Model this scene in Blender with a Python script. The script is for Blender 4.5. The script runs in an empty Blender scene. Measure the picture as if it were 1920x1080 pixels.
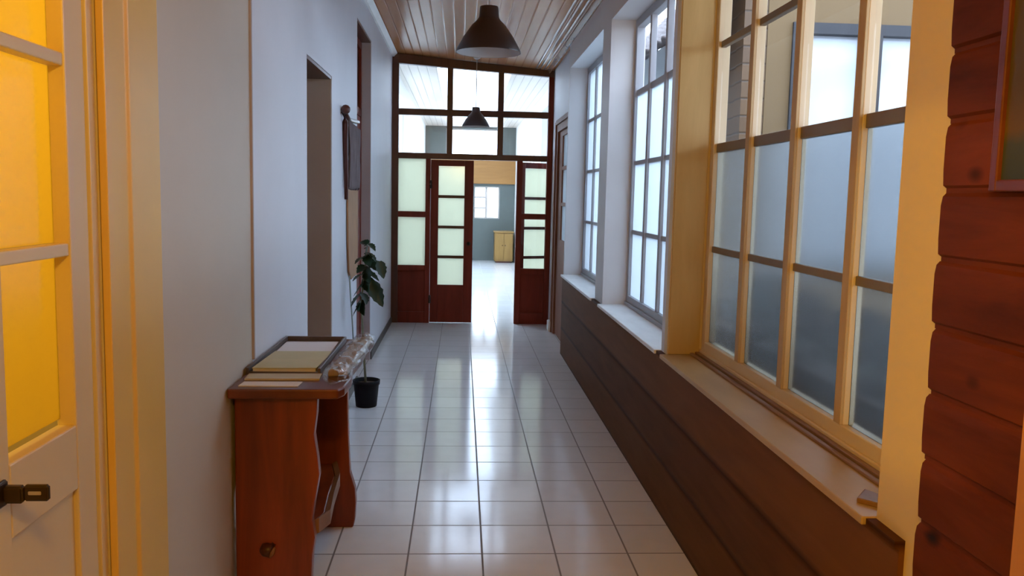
import bpy, bmesh, math, random
from mathutils import Vector, Matrix

S = bpy.context.scene
COL = S.collection
rnd = random.Random(7)

# ------------------------------------------------------------------ materials
def new_mat(name):
    m = bpy.data.materials.new(name)
    m.use_nodes = True
    nt = m.node_tree
    nt.nodes.clear()
    out = nt.nodes.new('ShaderNodeOutputMaterial')
    return m, nt, out

def N(nt, kind, **kw):
    n = nt.nodes.new(kind)
    for k, v in kw.items():
        if k in n.inputs:
            n.inputs[k].default_value = v
        else:
            setattr(n, k, v)
    return n

def coords(nt, scale=(1, 1, 1), rot=(0, 0, 0), loc=(0, 0, 0)):
    tc = N(nt, 'ShaderNodeTexCoord')
    mp = N(nt, 'ShaderNodeMapping')
    mp.inputs['Scale'].default_value = scale
    mp.inputs['Rotation'].default_value = rot
    mp.inputs['Location'].default_value = loc
    nt.links.new(tc.outputs['Object'], mp.inputs['Vector'])
    return mp.outputs['Vector']

def c4(c):
    return (c[0], c[1], c[2], 1.0)

def plain(name, col, rough=.6, var=.12, scale=6.0, stretch=(1, 1, 1), bump=.0, spec=.5, metal=0.0):
    """painted / stained surface with a slight blotchy variation of its own colour"""
    m, nt, out = new_mat(name)
    b = N(nt, 'ShaderNodeBsdfPrincipled')
    b.inputs['Roughness'].default_value = rough
    b.inputs['Metallic'].default_value = metal
    b.inputs['Specular IOR Level'].default_value = spec
    v = coords(nt, stretch)
    nz = N(nt, 'ShaderNodeTexNoise', Scale=scale, Detail=4.0)
    nt.links.new(v, nz.inputs['Vector'])
    mx = N(nt, 'ShaderNodeMix', data_type='RGBA')
    mx.inputs[6].default_value = c4([x * (1 - var) for x in col])
    mx.inputs[7].default_value = c4([min(1, x * (1 + var)) for x in col])
    nt.links.new(nz.outputs['Fac'], mx.inputs[0])
    nt.links.new(mx.outputs[2], b.inputs['Base Color'])
    if bump:
        bp = N(nt, 'ShaderNodeBump', Strength=bump, Distance=.01)
        nt.links.new(nz.outputs['Fac'], bp.inputs['Height'])
        nt.links.new(bp.outputs['Normal'], b.inputs['Normal'])
    nt.links.new(b.outputs[0], out.inputs[0])
    return m

def wood(name, dark, light, axis='Y', rough=.45, scale=3.0, grain=14.0, bump=.15, knots=False, spec=.5):
    """wood with grain running along the given axis"""
    m, nt, out = new_mat(name)
    b = N(nt, 'ShaderNodeBsdfPrincipled')
    b.inputs['Roughness'].default_value = rough
    b.inputs['Specular IOR Level'].default_value = spec
    st = {'X': (.12, 1, 1), 'Y': (1, .12, 1), 'Z': (1, 1, .12)}[axis]
    v = coords(nt, [s * grain for s in st])
    nz = N(nt, 'ShaderNodeTexNoise', Scale=1.0, Detail=6.0, Roughness=.65, Distortion=.6)
    nt.links.new(v, nz.inputs['Vector'])
    v2 = coords(nt, [s * scale for s in st])
    n2 = N(nt, 'ShaderNodeTexNoise', Scale=1.0, Detail=2.0)
    nt.links.new(v2, n2.inputs['Vector'])
    ad = N(nt, 'ShaderNodeMath', operation='ADD')
    nt.links.new(nz.outputs['Fac'], ad.inputs[0])
    nt.links.new(n2.outputs['Fac'], ad.inputs[1])
    mr = N(nt, 'ShaderNodeMapRange')
    mr.inputs['From Min'].default_value = .7
    mr.inputs['From Max'].default_value = 1.3
    nt.links.new(ad.outputs[0], mr.inputs['Value'])
    mx = N(nt, 'ShaderNodeMix', data_type='RGBA')
    mx.inputs[6].default_value = c4(dark)
    mx.inputs[7].default_value = c4(light)
    nt.links.new(mr.outputs[0], mx.inputs[0])
    col = mx.outputs[2]
    if knots:
        kv = coords(nt, (1.6, 1.9, 3.1), loc=(.3, .42, .13))
        vo = N(nt, 'ShaderNodeTexVoronoi', Scale=2.2)
        nt.links.new(kv, vo.inputs['Vector'])
        kr = N(nt, 'ShaderNodeMapRange')
        kr.inputs['From Min'].default_value = .07
        kr.inputs['From Max'].default_value = .17
        nt.links.new(vo.outputs['Distance'], kr.inputs['Value'])
        m2 = N(nt, 'ShaderNodeMix', data_type='RGBA')
        m2.inputs[6].default_value = c4([x * .22 for x in dark])
        nt.links.new(kr.outputs[0], m2.inputs[0])
        nt.links.new(col, m2.inputs[7])
        col = m2.outputs[2]
    nt.links.new(col, b.inputs['Base Color'])
    if bump:
        bp = N(nt, 'ShaderNodeBump', Strength=bump, Distance=.006)
        nt.links.new(nz.outputs['Fac'], bp.inputs['Height'])
        nt.links.new(bp.outputs['Normal'], b.inputs['Normal'])
    nt.links.new(b.outputs[0], out.inputs[0])
    return m

def boards_mat(name, dark, light, axis_across, pitch, rough, groove=.25, spec=.5, phase=0.0, along='Y'):
    """boards side by side: each board its own tone, a dark groove between"""
    m, nt, out = new_mat(name)
    b = N(nt, 'ShaderNodeBsdfPrincipled')
    b.inputs['Roughness'].default_value = rough
    b.inputs['Specular IOR Level'].default_value = spec
    tc = N(nt, 'ShaderNodeTexCoord')
    sp = N(nt, 'ShaderNodeSeparateXYZ')
    nt.links.new(tc.outputs['Object'], sp.inputs[0])
    d = N(nt, 'ShaderNodeMath', operation='MULTIPLY_ADD')
    d.inputs[1].default_value = 1.0 / pitch
    d.inputs[2].default_value = phase
    nt.links.new(sp.outputs[axis_across], d.inputs[0])
    fl = N(nt, 'ShaderNodeMath', operation='FLOOR')
    nt.links.new(d.outputs[0], fl.inputs[0])
    fr = N(nt, 'ShaderNodeMath', operation='FRACT')
    nt.links.new(d.outputs[0], fr.inputs[0])
    wn = N(nt, 'ShaderNodeTexWhiteNoise', noise_dimensions='1D')
    nt.links.new(fl.outputs[0], wn.inputs['W'])
    st = {'X': (.12, 1, 1), 'Y': (1, .12, 1), 'Z': (1, 1, .12)}[along]
    mp = N(nt, 'ShaderNodeMapping')
    mp.inputs['Scale'].default_value = [s * 18 for s in st]
    nt.links.new(tc.outputs['Object'], mp.inputs['Vector'])
    nz = N(nt, 'ShaderNodeTexNoise', Scale=1.0, Detail=5.0, Distortion=.4)
    nt.links.new(mp.outputs[0], nz.inputs['Vector'])
    av = N(nt, 'ShaderNodeMath', operation='MULTIPLY_ADD')
    av.inputs[1].default_value = .5
    nt.links.new(wn.outputs['Value'], av.inputs[0])
    h = N(nt, 'ShaderNodeMath', operation='MULTIPLY')
    h.inputs[1].default_value = .6
    nt.links.new(nz.outputs['Fac'], h.inputs[0])
    nt.links.new(h.outputs[0], av.inputs[2])
    mx = N(nt, 'ShaderNodeMix', data_type='RGBA')
    mx.inputs[6].default_value = c4(dark)
    mx.inputs[7].default_value = c4(light)
    nt.links.new(av.outputs[0], mx.inputs[0])
    # groove profile: 0 in groove, 1 on board
    pp = N(nt, 'ShaderNodeMath', operation='PINGPONG')
    pp.inputs[1].default_value = .5
    nt.links.new(fr.outputs[0], pp.inputs[0])
    gr = N(nt, 'ShaderNodeMapRange')
    gr.inputs['From Min'].default_value = 0
    gr.inputs['From Max'].default_value = .09
    nt.links.new(pp.outputs[0], gr.inputs['Value'])
    m2 = N(nt, 'ShaderNodeMix', data_type='RGBA')
    m2.inputs[6].default_value = c4([x * groove for x in dark])
    nt.links.new(gr.outputs[0], m2.inputs[0])
    nt.links.new(mx.outputs[2], m2.inputs[7])
    nt.links.new(m2.outputs[2], b.inputs['Base Color'])
    bp = N(nt, 'ShaderNodeBump', Strength=.6, Distance=.006)
    nt.links.new(gr.outputs[0], bp.inputs['Height'])
    nt.links.new(bp.outputs['Normal'], b.inputs['Normal'])
    nt.links.new(b.outputs[0], out.inputs[0])
    return m

def tiles_mat(name, tile, x0, y0, light, grout, rough):
    m, nt, out = new_mat(name)
    b = N(nt, 'ShaderNodeBsdfPrincipled')
    b.inputs['Specular IOR Level'].default_value = .4
    tc = N(nt, 'ShaderNodeTexCoord')
    mp = N(nt, 'ShaderNodeMapping')
    mp.inputs['Location'].default_value = (-x0 / tile, -y0 / tile, 0)
    mp.inputs['Scale'].default_value = (1 / tile, 1 / tile, 1)
    nt.links.new(tc.outputs['Object'], mp.inputs['Vector'])
    sp = N(nt, 'ShaderNodeSeparateXYZ')
    nt.links.new(mp.outputs[0], sp.inputs[0])
    ds = []
    fls = []
    for k in (0, 1):
        f = N(nt, 'ShaderNodeMath', operation='FRACT')
        nt.links.new(sp.outputs[k], f.inputs[0])
        p = N(nt, 'ShaderNodeMath', operation='PINGPONG')
        p.inputs[1].default_value = .5
        nt.links.new(f.outputs[0], p.inputs[0])
        ds.append(p)
        fl = N(nt, 'ShaderNodeMath', operation='FLOOR')
        nt.links.new(sp.outputs[k], fl.inputs[0])
        fls.append(fl)
    mn = N(nt, 'ShaderNodeMath', operation='MINIMUM')
    nt.links.new(ds[0].outputs[0], mn.inputs[0])
    nt.links.new(ds[1].outputs[0], mn.inputs[1])
    gr = N(nt, 'ShaderNodeMapRange')
    gr.inputs['From Min'].default_value = .008
    gr.inputs['From Max'].default_value = .017
    nt.links.new(mn.outputs[0], gr.inputs['Value'])
    cb = N(nt, 'ShaderNodeCombineXYZ')
    nt.links.new(fls[0].outputs[0], cb.inputs[0])
    nt.links.new(fls[1].outputs[0], cb.inputs[1])
    wn = N(nt, 'ShaderNodeTexWhiteNoise', noise_dimensions='2D')
    nt.links.new(cb.outputs[0], wn.inputs['Vector'])
    nz = N(nt, 'ShaderNodeTexNoise', Scale=9.0, Detail=4.0)
    nt.links.new(tc.outputs['Object'], nz.inputs['Vector'])
    ad = N(nt, 'ShaderNodeMath', operation='MULTIPLY_ADD')
    ad.inputs[1].default_value = .5
    nt.links.new(wn.outputs['Value'], ad.inputs[0])
    nt.links.new(nz.outputs['Fac'], ad.inputs[2])
    mx = N(nt, 'ShaderNodeMix', data_type='RGBA')
    mx.inputs[6].default_value = c4([x * .88 for x in light])
    mx.inputs[7].default_value = c4(light)
    nt.links.new(ad.outputs[0], mx.inputs[0])
    m2 = N(nt, 'ShaderNodeMix', data_type='RGBA')
    m2.inputs[6].default_value = c4(grout)
    nt.links.new(gr.outputs[0], m2.inputs[0])
    nt.links.new(mx.outputs[2], m2.inputs[7])
    nt.links.new(m2.outputs[2], b.inputs['Base Color'])
    rr = N(nt, 'ShaderNodeMapRange')
    rr.inputs['To Min'].default_value = .7
    rr.inputs['To Max'].default_value = rough
    nt.links.new(gr.outputs[0], rr.inputs['Value'])
    nt.links.new(rr.outputs[0], b.inputs['Roughness'])
    # slight unevenness of the glaze and of each tile's tilt
    bn = N(nt, 'ShaderNodeTexNoise', Scale=5.0, Detail=2.0)
    nt.links.new(tc.outputs['Object'], bn.inputs['Vector'])
    am = N(nt, 'ShaderNodeMath', operation='MULTIPLY_ADD')
    am.inputs[1].default_value = .35
    nt.links.new(bn.outputs['Fac'], am.inputs[0])
    nt.links.new(gr.outputs[0], am.inputs[2])
    bp = N(nt, 'ShaderNodeBump', Strength=.12, Distance=.002)
    nt.links.new(am.outputs[0], bp.inputs['Height'])
    nt.links.new(bp.outputs['Normal'], b.inputs['Normal'])
    nt.links.new(b.outputs[0], out.inputs[0])
    return m

def clear_glass(name, refl=.07, tint=(1, 1, 1)):
    m, nt, out = new_mat(name)
    t = N(nt, 'ShaderNodeBsdfTransparent')
    t.inputs[0].default_value = c4(tint)
    g = N(nt, 'ShaderNodeBsdfGlossy', Roughness=.03)
    mx = N(nt, 'ShaderNodeMixShader')
    mx.inputs[0].default_value = refl
    nt.links.new(t.outputs[0], mx.inputs[1])
    nt.links.new(g.outputs[0], mx.inputs[2])
    nt.links.new(mx.outputs[0], out.inputs[0])
    return m

def frosted(name, col, through=.45, rough=.4, tcol=None):
    m, nt, out = new_mat(name)
    t = N(nt, 'ShaderNodeBsdfTranslucent')
    t.inputs[0].default_value = c4(col)
    r = N(nt, 'ShaderNodeBsdfRefraction', Roughness=rough, IOR=1.45)
    r.inputs[0].default_value = c4(tcol or col)
    g = N(nt, 'ShaderNodeBsdfGlossy', Roughness=.15)
    mx = N(nt, 'ShaderNodeMixShader')
    mx.inputs[0].default_value = through
    nt.links.new(t.outputs[0], mx.inputs[1])
    nt.links.new(r.outputs[0], mx.inputs[2])
    m2 = N(nt, 'ShaderNodeMixShader')
    m2.inputs[0].default_value = .05
    nt.links.new(mx.outputs[0], m2.inputs[1])
    nt.links.new(g.outputs[0], m2.inputs[2])
    nt.links.new(m2.outputs[0], out.inputs[0])
    return m

M = {}
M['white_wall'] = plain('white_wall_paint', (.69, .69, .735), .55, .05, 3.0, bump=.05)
M['pier'] = plain('pier_paint', (.70, .69, .70), .5, .05, 4.0, bump=.05)
M['cream_wall'] = plain('cream_wall_paint', (.72, .58, .34), .55, .05, 3.0, bump=.05)  # yellower base colour than the wall further along
M['beige_wall'] = plain('beige_wall_paint', (.57, .495, .41), .55, .05, 3.0, bump=.05)  # warmer base colour than the wall beyond the batten
M['bar_brown'] = wood('golden_brown_bars', (.44, .31, .155), (.58, .42, .23), 'Z', .5, spec=.3)  # shade on the uprights' front faces put into this colour
M['bar_dark'] = plain('dull_brown_bars', (.20, .155, .105), .5)  # shadow behind the uprights put into the cross bars' colour
M['lining'] = wood('golden_brown_lining', (.46, .31, .105), (.60, .42, .17), 'Z', .5, 3.0, 9.0, spec=.3)
M['casing_cream'] = plain('casing_cream_paint', (.74, .48, .115), .4, .06, 5.0)  # warm lamp glow on the casing put into its colour
M['sill_brown'] = wood('brown_sill_wood', (.16, .075, .03), (.34, .19, .09), 'Y', .5)
M['cream_frame'] = plain('cream_gloss_paint', (.68, .54, .33), .4, .06, 5.0)
M['grey_frame'] = plain('grey_window_paint', (.36, .36, .39), .45, .08, 5.0)
M['sill_white'] = plain('worn_white_sill', (.85, .84, .82), .5, .15, 14.0, (1, .3, 1))
M['sill_wood'] = plain('worn_cream_sill', (.50, .34, .15), .45, .25, 9.0, (1, .25, 1), bump=.1)
M['floor'] = tiles_mat('white_floor_tiles', .33, .1167, 3.6733, (.86, .86, .87), (.22, .21, .21), .115)
M['ceiling'] = boards_mat('varnished_ceiling_boards', (.36, .125, .038), (.50, .215, .075), 0, .10, .27, 1.0, .10, along='Y')
M['cornice'] = wood('cornice_varnish', (.24, .105, .05), (.40, .20, .11), 'Y', .2, bump=.05)
M['hall_ceiling'] = boards_mat('cream_ceiling_boards', (.70, .62, .54), (.82, .75, .68), 0, .12, .4, .7, .5, along='Y')
M['dado'] = boards_mat('dark_dado_boards', (.058, .019, .006), (.20, .082, .032), 2, .27, .62, .75, .08, along='Y')
M['log'] = wood('red_brown_log_boards', (.052, .009, .003), (.165, .034, .010), 'Y', .6, 3.0, 13.0, .2, True, .15)
M['orange_trim'] = wood('orange_pine', (.50, .22, .05), (.62, .30, .08), 'Z', .4)
M['red_wood'] = wood('red_brown_joinery', (.115, .013, .008), (.22, .028, .016), 'Z', .4, bump=.08, spec=.25)
M['dark_wood'] = wood('dark_brown_joinery', (.050, .011, .007), (.095, .022, .013), 'Z', .35, bump=.08)
M['brown_wood'] = wood('pinkish_brown_door', (.21, .088, .056), (.30, .135, .088), 'Z', .55, bump=.08, spec=.1)
M['console'] = wood('polished_red_slab', (.080, .011, .003), (.29, .050, .011), 'Z', .32, 5.0, 9.0, .1)
M['console_top'] = wood('polished_red_top', (.08, .014, .006), (.17, .04, .016), 'Y', .3, 5.0, 9.0, .1)
M['shelf_edge'] = wood('pale_live_edge', (.20, .09, .045), (.38, .20, .11), 'Y', .5, 6.0, 12.0, .3)
M['baseboard'] = plain('dark_skirting', (.06, .05, .05), .45)
M['jamb_tan'] = plain('tan_jamb_paint', (.38, .325, .30), .5, .06)
M['jamb_mauve'] = plain('mauve_jamb_paint', (.42, .36, .36), .5, .06)
M['frost_blue'] = frosted('frosted_glass_blue', (.76, .78, .78), .90, .17)
M['frost_white'] = frosted('frosted_glass_white', (.92, .97, 1.0), .65, .30)
M['frost_green'] = frosted('frosted_glass_greenish', (.82, .83, .70), .35, .45)
M['frost_amber'] = frosted('amber_frosted_glass', (.98, .80, .30), .25, .5)
M['frost_bright'] = frosted('frosted_glass_bright', (.80, .82, .82), .40, .40)
M['clear'] = clear_glass('clear_glass', .03)
M['skylight'] = clear_glass('tinted_skylight', .03, (.88, .89, .90))
M['dark_iron'] = plain('dark_iron', (.035, .02, .015), .4, .2, 20.0, metal=.3)
M['steel'] = plain('worn_steel', (.6, .55, .5), .3, .1, 20.0, metal=.8)
M['lamp_out'] = plain('dark_brown_enamel', (.030, .017, .014), .35, .1)
M['lamp_in'] = plain('grey_enamel', (.50, .45, .43), .4, .06)
M['lamp_far'] = plain('charcoal_enamel', (.085, .082, .092), .35, .1)
M['cable'] = plain('pale_cable', (.5, .45, .42), .5)
M['bulb'] = plain('white_bulb_glass', (.8, .8, .78), .2, .02)
M['pot'] = plain('black_plastic', (.006, .007, .011), .5, .1, spec=.15)
M['soil'] = plain('dark_soil', (.04, .018, .008), .9, .3, 40.0, bump=.5)
M['stem'] = plain('grey_green_stem', (.16, .17, .11), .6, .2, 20.0)
M['leaf'] = plain('dark_green_leaf', (.010, .036, .018), .4, .45, 12.0)
M['paper'] = plain('white_paper', (.78, .74, .72), .6, .04)
M['folder'] = plain('straw_yellow_card', (.56, .50, .27), .55, .14, 7.0)
M['brochure'] = plain('cream_card', (.55, .48, .33), .5, .1, 10.0)
M['tray'] = wood('dark_tray_wood', (.05, .035, .035), (.10, .07, .065), 'Y', .35)
M['magazine'] = plain('tan_printed_paper', (.42, .30, .19), .4, .35, 16.0, (1, .5, 1))
m, nt, out = new_mat('crinkled_cellophane')
t_ = N(nt, 'ShaderNodeBsdfTransparent'); t_.inputs[0].default_value = (.95, .95, .95, 1)
g_ = N(nt, 'ShaderNodeBsdfGlossy', Roughness=.08)
x_ = N(nt, 'ShaderNodeMixShader'); x_.inputs[0].default_value = .24
nz_ = N(nt, 'ShaderNodeTexNoise', Scale=26.0, Detail=3.0)
nt.links.new(coords(nt), nz_.inputs['Vector'])
b_ = N(nt, 'ShaderNodeBump', Strength=.8, Distance=.02)
nt.links.new(nz_.outputs['Fac'], b_.inputs['Height']); nt.links.new(b_.outputs['Normal'], g_.inputs['Normal'])
nt.links.new(t_.outputs[0], x_.inputs[1]); nt.links.new(g_.outputs[0], x_.inputs[2]); nt.links.new(x_.outputs[0], out.inputs[0])
M['cellophane'] = m
M['cloth'] = plain('grey_brown_cloth', (.16, .12, .12), .9, .5, 14.0, (1, 1, .5), bump=.3)
M['hide'] = plain('tan_leather', (.36, .18, .085), .6, .25, 8.0, bump=.1)
M['cord'] = plain('pale_green_cord', (.30, .36, .34), .7)
M['hall_grey'] = plain('grey_green_paint', (.11, .13, .122), .5, .1)
M['hall_white'] = plain('hall_white_paint', (.84, .83, .80), .5, .04)
M['hall_orange'] = wood('orange_beam', (.26, .115, .022), (.36, .17, .040), 'X', .45)
M['yellow_pine'] = wood('yellow_pine', (.24, .13, .03), (.33, .19, .05), 'Z', .4)
M['canvas'] = None
M['ext_pale'] = plain('pale_plaster', (.55, .60, .64), .7, .06, 3.0)
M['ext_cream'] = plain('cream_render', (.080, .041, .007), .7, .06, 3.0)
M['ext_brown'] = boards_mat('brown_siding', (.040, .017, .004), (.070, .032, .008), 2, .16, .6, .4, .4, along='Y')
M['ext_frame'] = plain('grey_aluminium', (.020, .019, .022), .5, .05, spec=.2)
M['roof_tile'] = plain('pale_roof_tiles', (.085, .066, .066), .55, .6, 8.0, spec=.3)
M['ground'] = plain('paved_yard', (.42, .41, .39), .9, .2, 2.0)
M['shrub'] = plain('shrub_leaf', (.030, .042, .009), .6, .4, 9.0)
M['shrub_brown'] = plain('brown_dry_shrub', (.050, .019, .004), .7, .4, 9.0)
m, nt, out = new_mat('window_reflecting_sky')
b_ = N(nt, 'ShaderNodeBsdfPrincipled', Roughness=.12); b_.inputs['Base Color'].default_value = (.34, .36, .40, 1)  # sky reflection painted in as the pane's pale base colour
nt.links.new(b_.outputs[0], out.inputs[0]); M['ext_glass'] = m
# painting: bands of its own paint (olive sky, ochre strip, dark teal foot)
m, nt, out = new_mat('painted_canvas')
b_ = N(nt, 'ShaderNodeBsdfPrincipled', Roughness=.5)
tc_ = N(nt, 'ShaderNodeTexCoord'); sp_ = N(nt, 'ShaderNodeSeparateXYZ'); nt.links.new(tc_.outputs['Object'], sp_.inputs[0])
nz_ = N(nt, 'ShaderNodeTexNoise', Scale=7.0, Detail=4.0); nt.links.new(tc_.outputs['Object'], nz_.inputs['Vector'])
ma_ = N(nt, 'ShaderNodeMath', operation='MULTIPLY_ADD'); ma_.inputs[1].default_value = .06
nt.links.new(nz_.outputs['Fac'], ma_.inputs[0]); nt.links.new(sp_.outputs[2], ma_.inputs[2])
mr_ = N(nt, 'ShaderNodeMapRange'); mr_.inputs['From Min'].default_value = .0; mr_.inputs['From Max'].default_value = .5
nt.links.new(ma_.outputs[0], mr_.inputs['Value'])
cr_ = N(nt, 'ShaderNodeValToRGB')
e = cr_.color_ramp.elements
e[0].position = 0.0; e[0].color = (.030, .042, .042, 1)
e[1].position = 1.0; e[1].color = (.075, .052, .022, 1)
for p_, c_ in ((.21, (.045, .055, .05, 1)), (.26, (.12, .07, .022, 1)), (.42, (.080, .055, .022, 1))):
    k_ = cr_.color_ramp.elements.new(p_); k_.color = c_
nt.links.new(mr_.outputs[0], cr_.inputs[0]); nt.links.new(cr_.outputs[0], b_.inputs['Base Color'])
nt.links.new(b_.outputs[0], out.inputs[0]); M['canvas'] = m

# ------------------------------------------------------------------ mesh helpers
class MB:
    def __init__(self):
        self.bm = bmesh.new()
    def box(self, x0, x1, y0, y1, z0, z1, bev=0.0):
        r = bmesh.ops.create_cube(self.bm, size=1.0)
        sx, sy, sz = abs(x1 - x0), abs(y1 - y0), abs(z1 - z0)
        for v in r['verts']:
            v.co = Vector(((x0 + x1) / 2 + v.co.x * sx, (y0 + y1) / 2 + v.co.y * sy, (z0 + z1) / 2 + v.co.z * sz))
        if bev:
            es = list({e for v in r['verts'] for e in v.link_edges})
            bmesh.ops.bevel(self.bm, geom=es, offset=bev, segments=2, affect='EDGES')
        return self
    def obox(self, o, ux, uy, uz):
        """oriented box from a corner and three edge vectors"""
        o, ux, uy, uz = map(Vector, (o, ux, uy, uz))
        vs = [self.bm.verts.new(o + a * ux + b * uy + c * uz) for a in (0, 1) for b in (0, 1) for c in (0, 1)]
        for f in ((0, 1, 3, 2), (4, 6, 7, 5), (0, 4, 5, 1), (2, 3, 7, 6), (0, 2, 6, 4), (1, 5, 7, 3)):
            self.bm.faces.new([vs[i] for i in f])
        return self
    def prism(self, pts, axis, a0, a1):
        """polygon extruded along an axis; pts are the two other coordinates in axis order"""
        def mk(p, a):
            if axis == 0: return Vector((a, p[0], p[1]))
            if axis == 1: return Vector((p[0], a, p[1]))
            return Vector((p[0], p[1], a))
        A = [self.bm.verts.new(mk(p, a0)) for p in pts]
        B = [self.bm.verts.new(mk(p, a1)) for p in pts]
        self.bm.faces.new(A); self.bm.faces.new(B[::-1])
        n = len(pts)
        for i in range(n):
            self.bm.faces.new((A[i], A[(i + 1) % n], B[(i + 1) % n], B[i]))
        return self
    def lathe(self, prof, c=(0, 0, 0), seg=32, cap0=False, cap1=False):
        c = Vector(c); rings = []
        for r, z in prof:
            rings.append([self.bm.verts.new(c + Vector((r * math.cos(2 * math.pi * k / seg), r * math.sin(2 * math.pi * k / seg), z))) for k in range(seg)])
        for a, b in zip(rings, rings[1:]):
            for k in range(seg):
                self.bm.faces.new((a[k], a[(k + 1) % seg], b[(k + 1) % seg], b[k]))
        if cap0: self.bm.faces.new(rings[0][::-1])
        if cap1: self.bm.faces.new(rings[-1])
        return self
    def tube(self, pts, rad, seg=8):
        pts = [Vector(p) for p in pts]; rings = []
        for i, p in enumerate(pts):
            d = (pts[min(i + 1, len(pts) - 1)] - pts[max(i - 1, 0)]).normalized()
            a = d.orthogonal().normalized(); b = d.cross(a)
            r = rad[i] if isinstance(rad, (list, tuple)) else rad
            rings.append([self.bm.verts.new(p + r * (math.cos(2 * math.pi * k / seg) * a + math.sin(2 * math.pi * k / seg) * b)) for k in range(seg)])
        for a, b in zip(rings, rings[1:]):
            for k in range(seg):
                self.bm.faces.new((a[k], a[(k + 1) % seg], b[(k + 1) % seg], b[k]))
        self.bm.faces.new(rings[0][::-1]); self.bm.faces.new(rings[-1])
        return self
    def ball(self, c, r, sub=2, sc=(1, 1, 1)):
        r_ = bmesh.ops.create_icosphere(self.bm, subdivisions=sub, radius=r)
        for v in r_['verts']:
            v.co = Vector(c) + Vector((v.co.x * sc[0], v.co.y * sc[1], v.co.z * sc[2]))
        return self
    def wall(self, axis, p0, p1, us, vs, holes):
        """slab between p0 and p1 along axis; us, vs extents; holes (u0,u1,v0,v1); watertight grid"""
        U = sorted(set([us[0], us[1]] + [h[i] for h in holes for i in (0, 1)]))
        V = sorted(set([vs[0], vs[1]] + [h[i] for h in holes for i in (2, 3)]))
        nu, nv = len(U) - 1, len(V) - 1
        def solid(i, j):
            if i < 0 or j < 0 or i >= nu or j >= nv: return False
            u, v = (U[i] + U[i + 1]) / 2, (V[j] + V[j + 1]) / 2
            return not any(h[0] < u < h[1] and h[2] < v < h[3] for h in holes)
        cache = {}
        def vert(i, j, s):
            k = (i, j, s)
            if k not in cache:
                a = p0 if s == 0 else p1
                co = (a, U[i], V[j]) if axis == 0 else ((U[i], a, V[j]) if axis == 1 else (U[i], V[j], a))
                cache[k] = self.bm.verts.new(co)
            return cache[k]
        for i in range(nu):
            for j in range(nv):
                if not solid(i, j): continue
                for s in (0, 1):
                    self.bm.faces.new([vert(i, j, s), vert(i + 1, j, s), vert(i + 1, j + 1, s), vert(i, j + 1, s)])
                for (di, dj, a, b) in ((-1, 0, (i, j), (i, j + 1)), (1, 0, (i + 1, j), (i + 1, j + 1)), (0, -1, (i, j), (i + 1, j)), (0, 1, (i, j + 1), (i + 1, j + 1))):
                    if not solid(i + di, j + dj):
                        self.bm.faces.new([vert(*a, 0), vert(*b, 0), vert(*b, 1), vert(*a, 1)])
        return self
    def build(self, name, mat, parent=None, smooth=False, origin=None, bevel=0.0):
        bmesh.ops.recalc_face_normals(self.bm, faces=self.bm.faces)
        me = bpy.data.meshes.new(name)
        off = Vector(origin) if origin is not None else Vector((0, 0, 0))
        if origin is not None:
            bmesh.ops.translate(self.bm, verts=self.bm.verts, vec=-off)
        self.bm.to_mesh(me); self.bm.free()
        me.materials.append(M[mat] if isinstance(mat, str) else mat)
        if smooth:
            for p in me.polygons: p.use_smooth = True
        o = bpy.data.objects.new(name, me); COL.objects.link(o)
        if parent is not None:
            o.parent = parent
            base = parent; w = Vector((0, 0, 0))
            while base is not None:
                w += base.location; base = base.parent
            o.location = off - w            # meshes are modelled in world coordinates; the parts sit in their thing
        else:
            o.location = off
        if bevel:
            b = o.modifiers.new('soft_edges', 'BEVEL'); b.width = bevel; b.segments = 2; b.limit_method = 'ANGLE'
        return o

def tag(o, label=None, cat=None, group=None, kind=None):
    if label: o['label'] = label
    if cat: o['category'] = cat
    if group: o['group'] = group
    if kind: o['kind'] = kind
    return o

def empty(name, loc, label, cat, group=None, kind=None):
    o = bpy.data.objects.new(name, None); COL.objects.link(o)
    o.location = loc; o.empty_display_size = .1
    return tag(o, label, cat, group, kind)

def struct(o, label, cat):
    return tag(o, label, cat, kind='structure')

# ------------------------------------------------------------------ dimensions (metres; camera stands at x = y = 0)
XL, XW = -.86, 1.05
ZL, ZR = 3.29, 3.14                 # the old ceiling leans down to the right
YE = 10.57                          # glazed partition
def zc(x): return ZL + (ZR - ZL) * (x - XL) / (XW - XL)
HEAD = 2.87

# ------------------------------------------------------------------ shell of the corridor
struct(MB().box(-1.4, 1.45, -2.2, 21.3, -.08, 0).build('floor', 'floor'), 'white glazed floor tiles with dark grout running down the corridor', 'floor')
struct(MB().prism([(-1.3, zc(-1.3)), (1.45, zc(1.45)), (1.45, zc(1.45) + .12), (-1.3, zc(-1.3) + .12)], 1, -2.2, 10.66).build('ceiling', 'ceiling'),
       'glossy varnished plank ceiling over the corridor', 'ceiling')
D1, D2, D3 = (1.0, 2.09, 0, 2.62), (4.83, 5.74, 0, 2.35), (7.09, 8.17, 0, 3.0)
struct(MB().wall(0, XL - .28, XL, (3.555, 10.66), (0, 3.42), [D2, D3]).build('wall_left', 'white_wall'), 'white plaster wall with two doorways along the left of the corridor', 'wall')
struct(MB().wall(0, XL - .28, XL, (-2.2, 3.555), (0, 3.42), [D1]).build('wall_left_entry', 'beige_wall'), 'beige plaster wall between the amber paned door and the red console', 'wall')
W1, W2, W3 = (2.0, 4.2), (4.32, 6.2), (6.55, 8.55)
struct(MB().wall(0, XW, XW + .25, (4.26, 8.62), (0, 3.3), [(a, b, .80, HEAD) for a, b in (W2, W3)]).build('wall_right', 'pier'), 'white plaster wall around the two grey barred windows on the right', 'wall')
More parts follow.
